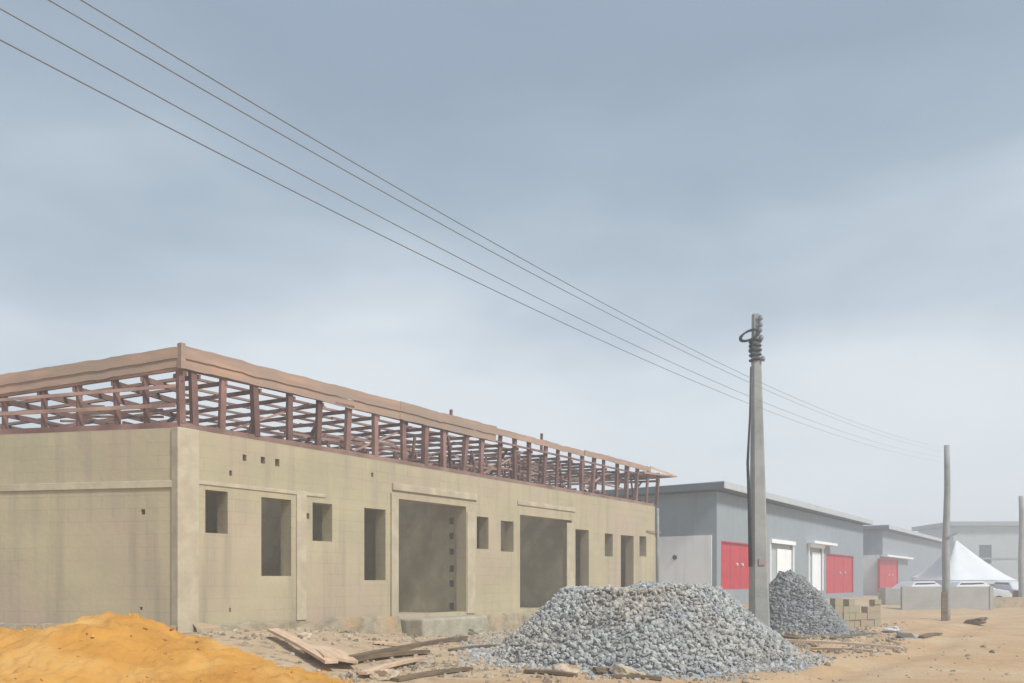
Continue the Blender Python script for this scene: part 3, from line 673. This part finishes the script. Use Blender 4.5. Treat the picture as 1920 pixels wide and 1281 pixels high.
# ---------------------------------------------------------------- loose rubble (uncountable) and single debris
mb = MB(); pl = []
def scat(n, fx, fy, lift=.0):
    k = 0
    while k < n:
        px = rnd.uniform(*fx); py = rnd.uniform(*fy); Y = 1.42*F/(py-HZ); X = (px-CX)/F*Y
        for _ in range(3): Y = (EYE-ground_z(X, Y))*F/(py-HZ); X = (px-CX)/F*Y
        t = (Vector((X, Y))-P0).dot(nrm)
        if t < .1 or Y < 8 : k += 1; continue
        pl.append((X, Y, ground_z(X, Y)+lift)); k += 1
scat(900, (360, 960), (1185, 1270)); scat(500, (1380, 1640), (1165, 1235)); scat(500, (900, 1420), (1235, 1281)); scat(160, (1400, 1920), (1160, 1281)); scat(1300, (1430, 1700), (1168, 1225)); scat(300, (1440, 1560), (1172, 1200), .06); scat(400, (640, 1000), (1190, 1262)); scat(300, (430, 1000), (1172, 1200))
stones(mb, pl, (.015, .075)); tag(mb.build('rubble', M['rubble']), 'scattered pale rubble chips and pebbles on the bare earth', kind='stuff')
mb = MB(); pl = []; scat(1500, (860, 1120), (1160, 1245)); scat(900, (1360, 1520), (1170, 1262)); scat(500, (1100, 1400), (1245, 1275)); stones(mb, pl, (.02, .07)); tag(mb.build('gravel', M['granite']), 'thin spill of grey granite chips around the big heap', kind='stuff')

def gp(px, py):
    Y = 1.4*F/(py-HZ); X = (px-CX)/F*Y
    for _ in range(12): Y = .5*Y+.5*(EYE-ground_z(X, Y))*F/(py-HZ); X = (px-CX)/F*Y
    return Vector((X, Y, ground_z(X, Y)))
def plank(a, b, wd, th, m, label, la=.03, lb=.03, group='loose planks on the ground', tilt=0, Yf=None):
    a = gp(*a); b = gp(*b); a.z += la; b.z += lb; mid = (a+b)/2; up = Vector((tilt, -tilt*.3, 1)).normalized()
    d = (b-a); ang = math.atan2(d.y, d.x); R_ = Matrix.Rotation(-ang, 3, 'Z')
    mb = MB(); n = 8
    for i in range(n):      # slightly bowed board of n short pieces sharing rings
        u = i/(n-1); c = (R_ @ (a-mid))*(1-u)+(R_ @ (b-mid))*u; c.z += .02*math.sin(u*3.14); sx = R_ @ up
        sd = Vector((0, 1, 0))-sx*Vector((0, 1, 0)).dot(sx); sd.normalize()
        for p_, q in ((-1,-1),(1,-1),(1,1),(-1,1)): mb.v.append(c+sd*wd/2*p_+sx*th/2*q)
    for i in range(n-1):
        for k in range(4): mb.f.append((i*4+k, i*4+(k+1) % 4, (i+1)*4+(k+1) % 4, (i+1)*4+k))
    mb.f += [(0,1,2,3), tuple((n-1)*4+k for k in range(4))]
    o = mb.build('plank', M[m], loc=mid, rz=ang, bevel=.004); tag(o, label, 'plank', group); return o
plank((512,1196), (622,1262), .20, .05, 'plank', 'pale raw plank slanting down beside the orange sand heap', .14, .16)
plank((600,1222), (640,1258), .52, .05, 'plank', 'short wide pale board lying between the slanting plank and the dark pole', .08, .16, tilt=.25)
plank((652,1248), (872,1203), .12, .11, 'plank_old', 'long dark weathered pole lying below the doorstep', .09, .07)
plank((655,1243), (800,1226), .16, .06, 'plank_old', 'dark split board lying against the long weathered pole', .05, .04)
plank((680,1274), (790,1243), .14, .05, 'plank', 'pale plank pointing to the lower edge, nearest the camera', .09, .07)
plank((740,1279), (880,1256), .16, .05, 'plank_old', 'brown board half buried in front of the rubble', .03, .02)
plank((1470,1208), (1690,1219), .15, .05, 'plank', 'long pale plank lying at the road edge right of the gravel', .09, .05)
plank((1522,1220), (1640,1224), .13, .05, 'plank', 'shorter plank lying just in front of the long roadside plank', .04, .03)
plank((1440,1198), (1505,1203), .3, .06, 'plank_old', 'dark board at the foot of the concrete pole', .08, .06)
plank((985,1262), (1080,1270), .14, .05, 'plank_old', 'dark thin board under the lower edge of the big gravel heap', .03, .03)
plank((845,1222), (935,1213), .12, .04, 'plank_old', 'thin brown board lying left of the big gravel heap')
plank((700,1208), (760,1214), .14, .04, 'plank', 'short pale board end behind the long weathered pole')
plank((1560,1200), (1640,1190), .14, .05, 'plank_old', 'short brown board lying behind the roadside planks')
plank((1150,1272), (1240,1276), .16, .05, 'plank_old', 'dark board half buried at the front of the gravel heap')
plank((1725,1197), (1760,1190), .2, .05, 'plank_old', 'small dark board on the road edge, farthest right of the planks')
# rocks and broken blocks
def rock(px, py, s, m, label, name='broken_block', cat='broken block', fl=.6, group='broken blocks and stones'):
    p = gp(px, py); bm = bmesh.new(); bmesh.ops.create_icosphere(bm, subdivisions=3, radius=1)
    sd = rnd.uniform(0, 99)
    for v in bm.verts:
        n = v.co.normalized(); k = 1+.35*noise.noise(n*1.3+Vector((sd, 0, 0)))+.1*noise.noise(n*4+Vector((sd, 0, 0)))
        q = Vector((max(-.72, min(.72, n.x)), max(-.7, min(.7, n.y)), max(-.6, min(.62, n.z))))*1.3*k
        v.co = Vector((q.x*s*1.25, q.y*s, q.z*s*fl))
    me = bpy.data.meshes.new(name); bm.to_mesh(me); bm.free(); me.materials.append(M[m]); o = bpy.data.objects.new(name, me); COL.objects.link(o)
    o.location = (p.x, p.y, p.z+s*fl*.55); o.rotation_euler = (J(.3), J(.3), rnd.uniform(0, 6)); tag(o, label, cat, group)
rock(800, 1250, .14, 'rubble', 'pale broken block right of the pale plank near the lower edge')
rock(722, 1272, .15, 'rubble', 'rounded pale stone at the lower edge, beside the nearest plank')
rock(572, 1197, .10, 'rubble', 'small stone behind the slanting pale plank')
rock(1440, 1184, .16, 'granite_far', 'dark stone at the left foot of the concrete pole')
rock(1460, 1228, .26, 'plank_old', 'flat dark brown lump beside the right flank of the gravel heap', fl=.35)
rock(1060, 1262, .16, 'rubble', 'pale stone at the front foot of the big gravel heap')
rock(1180, 1268, .22, 'rubble', 'flat tan lump below the middle of the big gravel heap', fl=.4)
rock(1130, 1262, .15, 'plank_old', 'dark brown clod below the big gravel heap', fl=.4)
rock(1828, 1170, .26, 'plank_old', 'dark lump lying on the road to the right of the second pole', fl=.5)
rock(1700, 1196, .20, 'compound', 'grey broken block at the road edge right of the long plank', fl=.5)
rock(1672, 1186, .24, 'canvas', 'whitish cement bag remains at the foot of the broken wall', fl=.4)
rock(888, 1190, .16, 'slab', 'pale concrete chunk at the right end of the doorstep')

# ---------------------------------------------------------------- haze
hz = MB().box(-90, 130, -6, 150, -1.6, 12).build('haze', bpy.data.materials.new('haze_air'))
m = hz.data.materials[0]; m.use_nodes = True; nt = m.node_tree; nt.nodes.clear()
ov = nt.nodes.new("ShaderNodeOutputMaterial"); pv = nt.nodes.new("ShaderNodeVolumePrincipled")
pv.inputs['Color'].default_value = (.86, .92, 1, 1); pv.inputs['Density'].default_value = .006; pv.inputs['Anisotropy'].default_value = .2
nt.links.new(pv.outputs[0], ov.inputs['Volume']); tag(hz, 'thin pale haze in the air', kind='stuff')
sc.cycles.volume_bounces = 1
